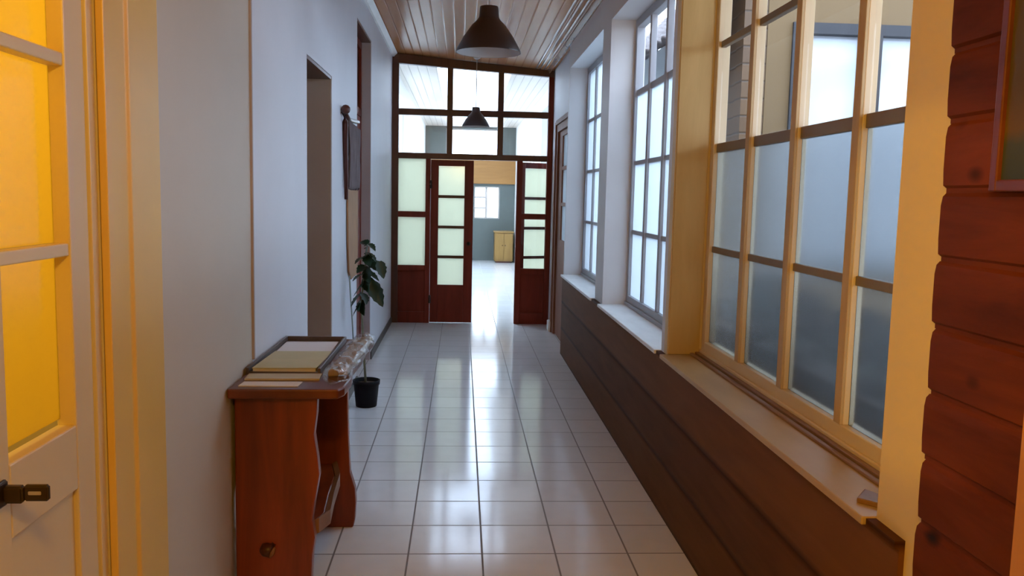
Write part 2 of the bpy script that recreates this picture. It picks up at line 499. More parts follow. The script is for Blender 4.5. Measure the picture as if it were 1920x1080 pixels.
struct(MB().wall(0, XW, XW + .25, (-2.2, 4.26), (0, 3.3), [(*W1, .80, HEAD)]).build('wall_right_entry', 'cream_wall'), 'cream plaster wall around the nearest right-hand window', 'wall')
D6 = (8.86, 9.96, 0, 2.42)
struct(MB().wall(0, 1.11, 1.39, (8.62, 10.66), (0, 3.3), [D6]).build('wall_right_end', 'white_wall'), 'short white wall around the brown glazed door beyond the last window', 'wall')
struct(MB().box(-1.3, 1.4, -2.3, -2.2, 0, 3.42).build('wall_back', 'white_wall'), 'white wall behind the viewer closing the corridor', 'wall')
# cornices
struct(MB().prism([(XL, zc(XL) - .05), (XL + .02, zc(XL) - .05), (XL + .06, zc(XL + .06) - .004), (XL, zc(XL) - .002)], 1, -2.2, YE).build('trim_1', 'sill_white'),
       'thin pale cornice between left wall and plank ceiling', 'trim')
c = MB()
c.prism([(XW, zc(XW) - .045), (XW - .012, zc(XW) - .045), (XW - .034, zc(XW - .034) - .002), (XW, zc(XW) - .002)], 1, -2.2, YE)
for q in (.075, .125, .175):
    c.prism([(XW - q, zc(XW - q) - .014), (XW - q + .010, zc(XW - q + .01) - .014), (XW - q + .018, zc(XW - q + .018) - .002), (XW - q - .008, zc(XW - q - .008) - .002)], 1, -2.2, YE)
struct(c.build('trim_2', 'cornice'), 'varnished cornice and beads between right wall and plank ceiling', 'trim')
# skirting on the left, dark
for k, (a, b) in enumerate(((2.46, 4.83), (5.74, 7.09), (8.17, YE))):
    nm = 'baseboard_left' if k == 0 else 'baseboard_left.%03d' % k
    struct(MB().box(XL, XL + .014, a + .005, b - .005, 0, .07).build(nm, 'baseboard'),
           ('low dark skirting behind the red console on left wall', 'low dark skirting between the tan jamb doorway and the tall doorway', 'low dark skirting between the tall doorway and the end partition')[k], 'baseboard')
# thin batten on left wall
struct(MB().box(XL, XL + .010, 3.548, 3.562, .9, zc(XL) - .05).build('trim_3', 'jamb_mauve'), 'thin upright batten on the left wall above the red console', 'trim')

# dark dado boarding under the windows
d = MB()
d.prism([(XW, 0), (XW - .014, 0), (XW - .014, .795), (XW - .026, .80), (XW - .026, .818), (XW, .818)], 1, 1.86, 8.60)
struct(d.build('wall_right_dado', 'dado'), 'dark brown horizontal boarding under the right windows', 'wall')
# low block at the far end of the dado
struct(MB().box(1.055, 1.108, 9.99, 10.2, 0, .12, .006).build('trim_4', 'sill_white'), 'small white plinth block at foot of the brown door frame', 'trim')

# ------------------------------------------------------------------ windows on the right
def window(n, y0, y1, mull, rows, frost_rows, frame, frost, sill, label):
    root = empty('window_%d' % n, (1.25, (y0 + y1) / 2, .82), label, 'window', kind='structure')
    xf, xb = 1.225, 1.285
    f = MB()
    f.box(xf, xb, y0, y0 + .055, .82, HEAD); f.box(xf, xb, y1 - .055, y1, .82, HEAD)
    f.box(xf, xb, y0 + .055, y1 - .055, .82, .895); f.box(xf, xb, y0 + .055, y1 - .055, HEAD - .06, HEAD)
    f.box(xf - .012, xf, y0, y1, .82, .85)
    f.build('window_frame', frame, root, bevel=.004)
    g = MB()
    for y in mull: g.box(xf + .004, xf + .044, y - .024, y + .024, .895, HEAD - .06)
    mo = g.build('mullion', frame, root, bevel=.003)
    if n == 1:
        q = MB()
        for y in mull: q.box(xf - .006, xf + .004, y - .024, y + .025, .895, HEAD - .06)
        q.build('mullion_face', 'bar_brown', mo, bevel=.002)['label'] = 'golden brown face of the upright bars'
        q = MB(); q.box(XW + .004, xf - .013, y1 - .012, y1 - .001, .823, HEAD - .001)
        q.build('jamb_lining', 'lining', root, bevel=.002)['label'] = 'golden brown board lining the far side'
    g = MB()
    for i, z in enumerate(rows):
        t = .022 if i == frost_rows - 1 else .015
        cols = [y0 + .055] + [v for y in sorted(mull) for v in (y - .024, y + .024)] + [y1 - .055]
        for a, b in zip(cols[0::2], cols[1::2]): g.box(xf + .014, xf + .040, a, b, z - t, z + t)
    g.build('glazing_bar', 'bar_dark' if n == 1 else frame, root, bevel=.003)
    zs = [.895] + list(rows) + [HEAD - .06]
    g = MB(); h = MB(); nh = 0
    ys = sorted([y0 + .055, y1 - .055] + list(mull))
    for i, (a, b) in enumerate(zip(zs, zs[1:])):
        for p, q in zip(ys, ys[1:]):
            pa = p + (.026 if p in mull else .001); qa = q - (.026 if q in mull else .001)
            (g if i < frost_rows else h).box(1.247, 1.252, pa, qa, a + .001, b - .001)
            if i >= frost_rows: nh += 1
    o = g.build('frosted_glass', frost, root); o['label'] = 'frosted bluish panes'
    if nh:
        o = h.build('clear_glass', 'clear', root); o['label'] = 'clear panes above'
    s = MB().box(1.012, xf, y0 + .002, y1 - .002, .80, .822)
    so = s.build('window_sill', sill, root, bevel=.004)
    if n == 1:
        q = MB(); q.box(1.165, 1.185, y0 + .003, y1 - .003, .822, .832); q.box(1.192, xf - .013, y0 + .003, y1 - .003, .822, .838)
        q.build('sill_strip', 'sill_brown', so, bevel=.003)['label'] = 'brown wooden strips along the sill'
    return root

ROWS = (1.36, 1.855, 2.35)
window(1, *W1, (2.62, 3.13, 3.635), ROWS, 2, 'cream_frame', 'frost_blue', 'sill_wood', 'nearest right-hand window, cream bars, frosted below and clear above')
window(2, *W2, (4.80, 5.25, 5.71), ROWS, 3, 'grey_frame', 'frost_white', 'sill_white', 'middle right-hand window with grey bars and clear top row')
window(3, *W3, (7.05, 7.55, 8.04), ROWS, 4, 'grey_frame', 'frost_white', 'sill_white', 'far right-hand window with grey bars, wholly frosted')

# wedge on the near sill
tag(MB().prism([(1.045, 2.10), (1.11, 2.03), (1.16, 2.05), (1.10, 2.17)], 2, .822, .836).build('wooden_wedge', 'sill_brown', origin=(1.1, 2.1, .822), bevel=.003),
    'small flat brown wooden wedge lying on the near end of the cream window sill', 'wedge')

# ------------------------------------------------------------------ log boarded wall at the right edge
g = MB()
zb = 0.0; k = 0
while zb < 3.1:
    h = .148
    prof = [(XW, zb), (XW - .004, zb), (XW - .004, zb + .010), (XW - .012, zb + .016), (XW - .014, zb + .05), (XW - .014, zb + .12), (XW - .011, zb + .140), (XW - .004, zb + h), (XW, zb + h)]
    e_ = 1.80 + rnd.uniform(-.006, .006)
    zt = zc(XW - .03) - .08
    prof = [(x, min(z, zt)) for x, z in prof]
    g.prism(prof, 1, -2.19, e_)
    zb += h; k += 1
struct(g.build('wall_right_boards', 'log'), 'red brown log boarding with dark knots at the right edge', 'wall')
struct(MB().box(1.0, XW - .015, 1.25, 1.425, 0, 1.5, .006).build('trim_5', 'orange_trim'), 'orange pine upright on the log boarding at lower right corner', 'trim')
# painting
pic = empty('framed_painting', (XW - .015, 1.42, 1.63), 'painting in a thin reddish wood frame hung on the log boarding', 'picture')
f = MB()
px0, px1 = XW - .037, XW - .015
f.box(px0, px1, 1.24, 1.262, 1.63, 2.25); f.box(px0, px1, 1.575, 1.597, 1.63, 2.25)
f.box(px0, px1, 1.262, 1.575, 1.63, 1.652); f.box(px0, px1, 1.262, 1.575, 2.228, 2.25)
f.build('picture_frame', 'console_top', pic, bevel=.003)
MB().box(XW - .027, XW - .017, 1.262, 1.575, 1.652, 2.228).build('canvas', 'canvas', pic, origin=(XW - .022, 1.42, 1.652))

# ------------------------------------------------------------------ near left double door with amber panes
dr = empty('door_1', (XL - .02, 1.55, 0), 'cream painted double door with glowing amber panes at the left edge', 'door', kind='structure')
f = MB()
x0, x1 = XL - .10, XL - .004
f.box(x0, x1, 2.055, 2.09, 0, 2.62); f.box(x0, x1, 1.0, 1.035, 0, 2.62); f.box(x0, x1, 1.035, 2.055, 2.58, 2.62)
f.build('door_frame', 'cream_frame', dr, bevel=.003)
f = MB()
for a, b in ((2.09, 2.44), (.65, 1.0)):
    s = 1 if a > 1.5 else -1
    i0, i1 = (a, b) if s > 0 else (b, a)
    f.prism([(XL + .001, i0), (XL + .020, i0), (XL + .020, i0 + s * .12), (XL + .028, i0 + s * .13), (XL + .028, i0 + s * .335), (XL + .016, i1), (XL + .001, i1)], 2, 0, 2.75)
f.box(XL + .001, XL + .022, 1.0, 2.09, 2.62, 2.75)
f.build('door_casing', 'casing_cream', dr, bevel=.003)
BARS = (1.46, 1.875, 2.285)
for (a, b) in ((1.545, 2.045), (1.04, 1.54)):
    lx0, lx1 = XL - .052, XL - .008
    p0, p1 = a + .115, b - .095
    f = MB()
    f.box(lx0, lx1, a, p0, .01, 2.575); f.box(lx0, lx1, p1, b, .01, 2.575)
    f.box(lx0, lx1, p0, p1, .01, .16); f.box(lx0, lx1, p0, p1, .91, 1.06); f.box(lx0, lx1, p0, p1, 2.50, 2.575)
    leaf = f.build('door_leaf', 'cream_frame', dr, bevel=.004)
    MB().box(lx0 + .01, lx1 - .012, p0 - .005, p1 + .005, .155, .915).build('door_panel', 'cream_frame', leaf)
    f = MB()
    for z in BARS: f.box(lx0 + .004, lx1 - .004, p0, p1, z - .014, z + .014)
    f.build('glazing_bar', 'cream_frame', leaf, bevel=.003)
    f = MB()
    zz = [1.06] + list(BARS) + [2.50]
    for z, w in zip(zz, zz[1:]): f.box(lx0 + .004, lx0 + .008, p0, p1, z + .015, w - .015)
    f.build('amber_glass', 'frost_amber', leaf)
    if a > 1.5:
        hd = MB()
        hd.box(XL - .008, XL + .004, 1.590, 1.632, .992, 1.042, .003)
        hd.box(XL + .002, XL + .040, 1.607, 1.627, 1.000, 1.034, .004)
        hd.box(XL + .040, XL + .086, 1.610, 1.624, 1.004, 1.036, .003)
        hn = hd.build('door_handle', 'dark_iron', leaf, bevel=.002); hn['label'] = 'dark iron latch bar projecting from the leaf'
        MB().box(XL + .050, XL + .074, 1.6078, 1.6105, 1.018, 1.025, .001).build('keyhole_plate', 'steel', hn)
# lit room behind that door
struct(MB().wall(0, -3.3, -3.2, (.2, 3.2), (0, 2.9), []).build('wall_lit_room', 'cream_frame'), 'far wall of the lamp lit room behind the amber panes', 'wall')
g = MB()
g.box(-3.2, XL - .285, .1, .2, 0, 2.9); g.box(-3.2, XL - .285, 3.2, 3.3, 0, 2.9)
struct(g.build('wall_lit_room_side', 'cream_frame'), 'side walls of the lamp lit room behind the amber panes', 'wall')
struct(MB().box(-3.3, XL - .285, .1, 3.3, 2.9, 3.0).build('ceiling_lit_room', 'cream_frame'), 'ceiling of the lamp lit room behind the amber panes', 'ceiling')
struct(MB().box(-3.3, -1.405, .1, 3.3, -.08, 0).build('floor_lit_room', 'dado'), 'floor of the lamp lit room behind the amber panes', 'floor')

# ------------------------------------------------------------------ doorways further along the left wall
dr = empty('door_2', (XL - .16, 5.3, 0), 'dark closed door deep in the tan lined doorway on left wall', 'door', kind='structure')
f = MB(); f.box(XL - .27, XL - .003, 5.722, 5.738, 0, 2.33); f.box(XL - .27, XL - .003, 4.832, 4.848, 0, 2.33)
f.build('door_jamb', 'jamb_tan', dr)
MB().box(XL - .27, XL - .003, 4.832, 5.738, 2.33, 2.348).build('door_head', 'dark_wood', dr)
f = MB(); f.box(XL - .20, XL - .165, 4.85, 5.72, .008, 2.328)
lf = f.build('door_leaf', 'dark_wood', dr, bevel=.004)
f = MB()
for a, b in ((4.95, 5.24), (5.33, 5.62)):
    for z, w in ((.18, .95), (1.1, 2.18)): f.box(XL - .165, XL - .158, a, b, z, w, .004)
f.build('door_panel', 'dark_wood', lf)
MB().lathe([(.001, 0), (.022, .004), (.026, .02), (.02, .034), (.001, .038)], (0, 0, 0), 14).build('door_knob', 'dark_iron', lf, origin=(0, 0, 0)).matrix_local = Matrix.Translation((-.005, -.37, 1.02)) @ Matrix.Rotation(math.pi / 2, 4, 'Y')

dr = empty('door_3', (XL - .1, 7.63, 0), 'tall red brown door with transom in the second doorway on left wall', 'door', kind='structure')
f = MB(); f.box(XL - .27, XL - .003, 8.152, 8.168, 0, 2.98); f.box(XL - .27, XL - .003, 7.092, 7.108, 0, 2.98)
f.build('door_jamb', 'jamb_mauve', dr)
MB().box(XL - .27, XL - .003, 7.092, 8.168, 2.98, 2.998).build('door_head', 'dark_wood', dr)
f = MB(); f.box(XL - .13, XL - .085, 7.11, 8.15, 2.30, 2.37); f.box(XL - .13, XL - .085, 7.11, 7.17, .005, 2.975); f.box(XL - .13, XL - .085, 8.09, 8.15, .005, 2.975); f.box(XL - .13, XL - .085, 7.17, 8.09, 2.91, 2.975)
f.build('door_frame', 'red_wood', dr, bevel=.003)
lf = MB().box(XL - .125, XL - .09, 7.173, 8.087, .008, 2.296).build('door_leaf', 'red_wood', dr, bevel=.003)
f = MB()
for a, b in ((7.27, 7.58), (7.68, 7.99)):
    for z, w in ((.18, 1.0), (1.15, 2.15)): f.box(XL - .09, XL - .083, a, b, z, w, .004)
f.build('door_panel', 'red_wood', lf)
MB().box(XL - .112, XL - .108, 7.17, 8.09, 2.37, 2.91).build('transom_panel', 'dark_wood', dr)

# wall hanging between the two doorways
wh = empty('wall_rack', (XL, 6.6, 2.15), 'dark wooden wall rack with round knob holding a grey brown cloth, between the doorways', 'rack')
f = MB()
f.tube([(XL + .02, 6.16, 2.16), (XL + .02, 6.24, 2.10), (XL + .02, 6.30, 1.55)], [.018, .02, .014], 10)
f.tube([(XL + .022, 6.18, 2.17), (XL + .022, 6.45, 2.13), (XL + .022, 6.98, 2.16)], .015, 10)
f.ball((XL + .035, 6.15, 2.18), .034, 2)
f.build('rack_frame', 'dark_wood', wh, True)
f = MB()
for i in range(14):
    pass
bm = f.bm; rows_ = []
for j in range(13):
    z = 2.12 - j * .04
    rows_.append([bm.verts.new((XL + .030 + .013 * math.sin(i * 1.9 + j * .25), 6.30 + i * .045 + .004 * j, z - .012 * (i % 3))) for i in range(15)])
for a, b in zip(rows_, rows_[1:]):
    for i in range(14): bm.faces.new((a[i], a[i + 1], b[i + 1], b[i]))
o = f.build('cloth', 'cloth', wh, True); o.modifiers.new('thickness', 'SOLIDIFY').thickness = .006
hp = empty('hanging_panel', (XL, 6.8, 1.0), 'tan leather panel with pale cord hanging on left wall under the grey brown cloth', 'wall hanging')
MB().prism([(6.50, 1.0), (6.62, .93), (7.02, .94), (7.03, 1.62), (6.42, 1.63), (6.45, 1.2)], 0, XL + .004, XL + .018).build('panel', 'hide', hp, bevel=.003)
MB().tube([(XL + .010, 6.56, .97), (XL + .014, 6.60, .80), (XL + .014, 6.70, .60), (XL + .014, 6.78, .40)], .006, 6).build('cord', 'cord', hp, True)

# ------------------------------------------------------------------ glazed brown door beyond the last window
dr = empty('door_4', (1.13, 9.4, 0), 'pinkish brown glazed door in the right wall just before the end partition', 'door', kind='structure')
f = MB()
f.box(1.09, 1.18, 8.86, 8.93, 0, 2.42); f.box(1.09, 1.18, 9.86, 9.96, 0, 2.42); f.box(1.09, 1.18, 8.93, 9.86, 2.34, 2.42)
f.box(1.075, 1.109, 9.96, 10.05, 0, 2.46); f.box(1.075, 1.109, 8.80, 9.96, 2.425, 2.475)
f.build('door_frame', 'brown_wood', dr, bevel=.003)
f = MB()
f.box(1.115, 1.155, 8.932, 8.99, .008, 2.336); f.box(1.115, 1.155, 9.58, 9.858, .008, 2.336)
f.box(1.115, 1.155, 8.99, 9.58, .008, 1.12); f.box(1.115, 1.155, 8.99, 9.58, 2.28, 2.336)
lf = f.build('door_leaf', 'brown_wood', dr, bevel=.003)
f = MB()
for z in (1.52, 1.92): f.box(1.118, 1.152, 8.99, 9.58, z - .02, z + .02)
f.build('glazing_bar', 'brown_wood', lf)
MB().box(1.133, 1.137, 8.99, 9.58, 1.12, 2.28).build('frosted_glass', 'frost_white', lf)

# ------------------------------------------------------------------ glazed partition at the end
pt = empty('wall_end', (.1, YE, 0), 'dark red timber partition with six clear transom panes and side lights at corridor end', 'partition', kind='structure')
y0, y1 = YE, YE + .085
def zt(x): return 3.165 + (3.055 - 3.165) * (x + .77) / 1.82      # underside of the leaning top rail
xr = 1.108
def pbox(mb, x0, x1, z0, z1, a=y0, b=y1): return mb.box(x0, x1, a, b, z0, z1)
f = MB()
f.prism([(XL, zt(XL)), (xr, zt(xr)), (xr, zc(xr) - .003), (XL, zc(XL) - .003)], 1, y0, y1)
f.build('top_rail', 'dark_wood', pt, bevel=.004)
f = MB()
f.box(-.78, 1.045, y0 + .002, y1 - .002, 2.555, 2.63); f.box(-.78, 1.045, y0 - .004, y1, 2.03, 2.10)
f.build('cross_rail', 'dark_wood', pt, bevel=.004)
for a, b, zz in ((XL, -.78, 0), (1.045, xr, 0)):
    f = MB(); f.prism([(a, 0), (b, 0), (b, zt(b)), (a, zt(a))], 1, y0, y1); f.build('corner_post', 'red_wood' if a > 0 else 'dark_wood', pt, bevel=.004)
for a in (-.195, .425):
    for z0_, z1_ in ((2.10, 2.555), (2.63, None)):
        f = MB(); b = a + .07
        if z1_: f.box(a, b, y0 + .002, y1 - .002, z0_, z1_)
        else: f.prism([(a, z0_), (b, z0_), (b, zt(b)), (a, zt(a))], 1, y0 + .002, y1 - .002)
        f.build('mullion', 'dark_wood', pt, bevel=.004)
f = MB(); pbox(f, -.445, -.385, 0, 2.03); f.build('side_post', 'red_wood', pt, bevel=.004)
f = MB(); pbox(f, .675, .745, 0, 2.03); f.build('side_post', 'red_wood', pt, bevel=.004)
f = MB()
for a, b in ((-.78, -.195), (-.125, .425), (.495, 1.045)):
    f.box(a, b, y0 + .04, y0 + .044, 2.10, 2.555)
    f.prism([(a, 2.63), (b, 2.63), (b, zt(b)), (a, zt(a))], 1, y0 + .04, y0 + .044)
f.build('transom_glass', 'clear', pt)
for a, b, z in ((-.78, -.445, .72), (.745, 1.045, .70)):
    f = MB()
    f.box(a, b, y0 + .01, y1 - .01, 1.315, 1.385); f.box(a, b, y0 + .01, y1 - .01, z - .07, z); f.box(a, b, y0 + .01, y1 - .01, 0, .14)
    sl = f.build('side_rail', 'red_wood', pt, bevel=.003)
    MB().box(a, b, y0 + .03, y0 + .06, .14, z - .07).build('side_panel', 'red_wood', sl)
    f = MB(); f.box(a, b, y0 + .04, y0 + .044, z, 1.315); f.box(a, b, y0 + .04, y0 + .044, 1.385, 2.03)
    f.build('side_glass', 'frost_green' if a < 0 else 'clear', sl)
def end_leaf(name, label, hinge, ang, flip):
    """glazed leaf: built along +x from its hinge, then swung by ang"""
    root = empty(name, (0, 0, 0), label, 'door', kind='structure')
    W = .525; s0, s1 = .095, .415
    f = MB()
    f.box(0, s0, 0, .045, .01, 2.02); f.box(s1, W, 0, .045, .01, 2.02)
    f.box(s0, s1, 0, .045, .01, .48); f.box(s0, s1, 0, .045, 1.95, 2.02)
    f.build('door_leaf', 'red_wood', root, bevel=.004)
    f = MB()
    for z in (.83, 1.20, 1.575): f.box(s0, s1, .006, .039, z - .017, z + .017)
    f.build('glazing_bar', 'dark_wood', root, bevel=.002)
    f = MB()
    zz = [.48, .83, 1.20, 1.575, 1.95]
    for z, w in zip(zz, zz[1:]): f.box(s0, s1, .02, .024, z + .001, w - .001)
    f.build('frosted_glass', 'frost_green', root)
    for z in (.30, 1.72):
        MB().lathe([(.016, -.05), (.016, .05)], (0, -.004, z), 10, True, True).build('hinge', 'dark_iron', root, True)
    kn = MB().lathe([(.001, 0), (.02, .004), (.024, .018), (.001, .034)], (0, 0, 0), 12).build('door_knob', 'dark_iron', root, True)
    kn.matrix_local = Matrix.Translation((W - .05, 0, 1.0)) @ Matrix.Rotation(math.pi / 2, 4, 'X')
    root.location = hinge; root.rotation_euler = (0, 0, ang)
    return root
end_leaf('door_5', 'closed left leaf of the end double door with four frosted panes', (-.382, YE + .01, 0), 0, 1)
end_leaf('door_6', 'open right leaf of the end double door folded back behind the side light', (.705, YE + .11, 0), math.radians(22), -1)

# ------------------------------------------------------------------ bright passage beyond the partition
struct(MB().wall(0, -1.15, -.90, (10.66, 21.0), (0, 3.45), [(12.0, 14.4, 1.0, 3.0), (15.4, 18.6, 1.0, 3.0)]).build('wall_passage_left', 'hall_white'), 'white left wall of the bright passage beyond the partition', 'wall')
struct(MB().wall(0, 1.30, 1.55, (10.66, 21.0), (0, 3.45), [(11.4, 14.2, .9, 3.0), (15.2, 18.8, .9, 3.0)]).build('wall_passage_right', 'hall_white'), 'white right wall of the bright passage beyond the partition', 'wall')
struct(MB().wall(2, 3.25, 3.37, (-1.15, 1.55), (10.67, 21.3), [(-.35, .65, 10.9, 20.2)]).build('ceiling_passage', 'hall_ceiling'), 'cream plank ceiling with long skylight over the passage beyond the partition', 'ceiling')
struct(MB().box(-.37, .67, 10.88, 20.22, 3.385, 3.392).build('window_4', 'skylight'), 'long skylight in the passage ceiling beyond the partition', 'skylight')
HW = (.30, .93, 1.03, 1.82)
struct(MB().wall(1, 21.0, 21.25, (-1.15, 1.55), (0, 3.45), [HW, (-.40, .98, 2.55, 3.2)]).build('wall_passage_end', 'hall_grey'), 'grey green wall at the far end of the passage seen through the open leaf', 'wall')
struct(MB().box(-.9, 1.3, 20.93, 20.998, 1.88, 2.48, .006).build('trim_6', 'hall_orange'), 'orange wooden beam across the far grey green wall', 'trim')
for k, (w, lab) in enumerate(((HW, 'small white window in the far grey green wall'), ((-.40, .98, 2.55, 3.2), 'wide bright transom above the orange beam on the far wall'))):
    root = empty('window_%d' % (5 + k), ((w[0] + w[1]) / 2, 21.1, w[2]), lab, 'window', kind='structure')
    f = MB(); a, b, z, t = w
    f.box(a, a + .03, 21.08, 21.13, z, t); f.box(b - .03, b, 21.08, 21.13, z, t); f.box(a + .03, b - .03, 21.08, 21.13, z, z + .03); f.box(a + .03, b - .03, 21.08, 21.13, t - .03, t)
    if k == 0:
        f.box(.575, .63, 21.08, 21.13, z + .03, t - .03)
        for q in (1.29, 1.55): f.box(.33, .575, 21.085, 21.125, q - .02, q + .02)
    f.build('window_frame', 'cable', root)
    MB().box(a + .03, b - .03, 21.10, 21.104, z + .03, t - .03).build('window_glass', 'clear', root)
for k, (xx, ya, yb, z0_) in enumerate(((-1.03, 12.0, 14.4, 1.0), (-1.03, 15.4, 18.6, 1.0), (1.43, 11.4, 14.2, .9), (1.43, 15.2, 18.8, .9))):
    root = empty('window_%d' % (7 + k), (xx, (ya + yb) / 2, z0_), ('near left frosted window of the passage beyond the partition', 'far left frosted window of the passage beyond the partition', 'near right frosted window of the passage beyond the partition', 'far right frosted window of the passage beyond the partition')[k], 'window', kind='structure')
    f = MB(); n = 4
    for i in range(n + 1):
        yy = ya + (yb - ya) * i / n
        yy = min(max(yy, ya + .03), yb - .03)
        f.box(xx - .03, xx + .03, yy - .03, yy + .03, z0_, 3.0)
    f.build('window_frame', 'hall_white', root)
    MB().box(xx - .003, xx + .003, ya + .06, yb - .06, z0_, 3.0).build('frosted_glass', 'frost_bright', root)
# yellow pine cupboard at the far end
cb = empty('wooden_cupboard', (1.0, 20.6, 0), 'low yellow pine cupboard against the far grey green wall', 'cupboard')
MB().box(.80, 1.24, 20.3, 20.9, .04, .72, .006).build('cabinet_body', 'yellow_pine', cb)
MB().box(.78, 1.26, 20.27, 20.91, .72, .75, .006).build('cabinet_top', 'yellow_pine', cb)
for a, b in ((.81, 1.015), (1.025, 1.23)):
    q = MB().box(a, b, 20.282, 20.298, .08, .70, .004).build('cabinet_door', 'yellow_pine', cb)
    MB().ball(((b - .03) if a < .9 else (a + .03), 20.275, .42), .012, 1).build('knob', 'dark_iron', q)
MB().box(.83, 1.21, 20.33, 20.88, 0, .04).build('plinth', 'dark_wood', cb)

# ------------------------------------------------------------------ pendant lamps
def pendant(x, y, zb, r, label, outer):
    k = r / .19
    root = empty('pendant_lamp', (x, y, zb), label, 'lamp', 'cone pendant lamps along the corridor ceiling')
    th = .004
    prof = [(r, 0), (r * .99, .012 * k), (r * .78, .085 * k), (r * .52, .155 * k), (r * .36, .185 * k), (r * .31, .20 * k), (r * .285, .255 * k), (r * .27, .262 * k), (.006, .264 * k)]
    MB().lathe(prof, (x, y, zb), 40).build('lamp_shade', outer, root, True)
    inner = [(q - th if q > .02 else q, z - (th if z > .02 else 0) + .0006) for q, z in prof[:-3]]
    inner.append((.01, .20 * k - th))
    o = MB().lathe(inner, (x, y, zb), 40).build('lamp_liner', 'lamp_in', root, True); o['label'] = 'grey enamel inside of the shade'
    MB().lathe([(.012, .19 * k), (.02, .15 * k), (.03, .11 * k), (.024, .075 * k), (.001, .062 * k)], (x, y, zb), 18).build('bulb', 'bulb', root, True)
    MB().tube([(x, y, zb + .262 * k), (x, y, zc(x) - .02)], .005, 8).build('cable', 'cable', root, True)
    MB().lathe([(.045, 0), (.04, -.015), (.012, -.03)], (x, y, zc(x) - .002), 20, True, True).build('ceiling_rose', 'cable', root, True)
    return root
pendant(.142, 5.1, 2.43, .19, 'large dark brown cone pendant lamp close under the plank ceiling', 'lamp_out')
pendant(.152, 10.2, 2.405, .162, 'smaller charcoal cone pendant lamp in front of the white transom panes', 'lamp_far')

# ------------------------------------------------------------------ console table with live edges
ct = empty('console_table', (-.68, 3.7, 0), 'polished red wood console table with wavy live edges against the left wall', 'console table')
near = [(-.845, 0), (-.845, .83), (-.535, .83), (-.538, .76), (-.548, .68), (-.535, .59), (-.528, .52), (-.545, .42), (-.556, .34), (-.545, .27), (-.555, .20), (-.56, .10), (-.55, 0)]
f = MB(); f.prism(near, 1, 3.20, 3.255)
bm = f.bm
sd = f.build('side_slab', 'console', ct, origin=(-.7, 3.22, .4), bevel=.006)
MB().tube([(-.745, 3.1985, .215), (-.73, 3.1975, .225), (-.712, 3.197, .235), (-.70, 3.1985, .25)], [.018, .03, .026, .010], 10).build('knot', 'dark_wood', sd, True)
MB().tube([(-.715, 3.192, .20), (-.70, 3.17, .225), (-.692, 3.175, .245)], [.006, .009, .004], 8).build('knot_scar', 'shelf_edge', sd, True)
far = [(-.845, 0), (-.845, .83), (-.522, .83), (-.524, .6), (-.520, .42), (-.512, .27), (-.488, .19), (-.484, .12), (-.488, .04), (-.496, 0)]
MB().prism(far, 1, 3.98, 4.035).build('side_slab', 'console', ct, origin=(-.7, 4.0, .4), bevel=.006)
top = [(-.855, 3.14), (-.45, 3.15), (-.432, 3.20), (-.425, 3.35), (-.445, 3.55), (-.435, 3.8), (-.442, 4.05), (-.43, 4.26), (-.855, 4.28)]
MB().prism(top, 2, .83, .868).build('table_top', 'console_top', ct, bevel=.007)
sh = MB()
sh.prism([(-.84, 3.256), (-.56, 3.256), (-.53, 3.35), (-.545, 3.55), (-.555, 3.8), (-.595, 3.979), (-.84, 3.979)], 2, .265, .315)
o = sh.build('shelf', 'console', ct, bevel=.006)
ed = MB()
pts = [(-.56, 3.257), (-.53, 3.35), (-.545, 3.55), (-.555, 3.8), (-.595, 3.978)]
for (a, b), (c_, d_) in zip(pts, pts[1:]):
    ed.obox((a, b, .258), (c_ - a, d_ - b, 0), (.022, 0, .012), (0, 0, .06))
o2 = ed.build('live_edge', 'shelf_edge', o); o2['label'] = 'pale bark edge of the shelf'
MB().box(-.845, -.832, 3.256, 3.979, .45, .80).build('back_rail', 'console', ct)

# things on the console
tr = empty('document_tray', (-.68, 3.8, .868), 'shallow dark wooden tray lying on the red console top', 'tray')
MB().box(-.84, -.565, 3.40, 4.17, .8685, .874).build('tray_base', 'tray', tr)
f = MB()
f.box(-.85, -.838, 3.40, 4.18, .8685, .895); f.box(-.567, -.555, 3.40, 4.18, .8685, .895); f.box(-.838, -.567, 4.168, 4.18, .8685, .895); f.box(-.838, -.567, 3.40, 3.412, .8685, .880)
f.build('tray_rim', 'tray', tr, bevel=.002)
tag(MB().obox((-.825, 3.80, .8745), (.245, .012, 0), (-.006, .31, 0), (0, 0, .004)).build('white_paper', 'paper', origin=(-.69, 3.9, .8745)), 'white paper sheet in far half of the dark console tray', 'paper')
fo = empty('yellow_folder', (-.68, 3.6, .8745), 'straw yellow folder lying across near half of the dark console tray', 'folder')
MB().obox((-.828, 3.425, .8745), (.248, .01, 0), (.012, .36, 0), (0, 0, .014)).build('page_block', 'paper', fo)
MB().obox((-.830, 3.418, .8886), (.254, .01, 0), (.012, .372, 0), (0, 0, .003)).build('front_cover', 'folder', fo)
tag(MB().obox((-.828, 3.290, .8685), (.285, .012, 0), (-.006, .098, 0), (0, 0, .007)).build('brochure', 'brochure', origin=(-.7, 3.33, .8685)), 'cream brochure lying just in front of the dark tray on the console', 'brochure')
tag(MB().obox((-.825, 3.185, .8685), (.22, .004, 0), (.004, .075, 0), (0, 0, .003)).build('paper_slip', 'paper', origin=(-.7, 3.2, .8685)), 'narrow pinkish white paper slip on near edge of the console top', 'paper')
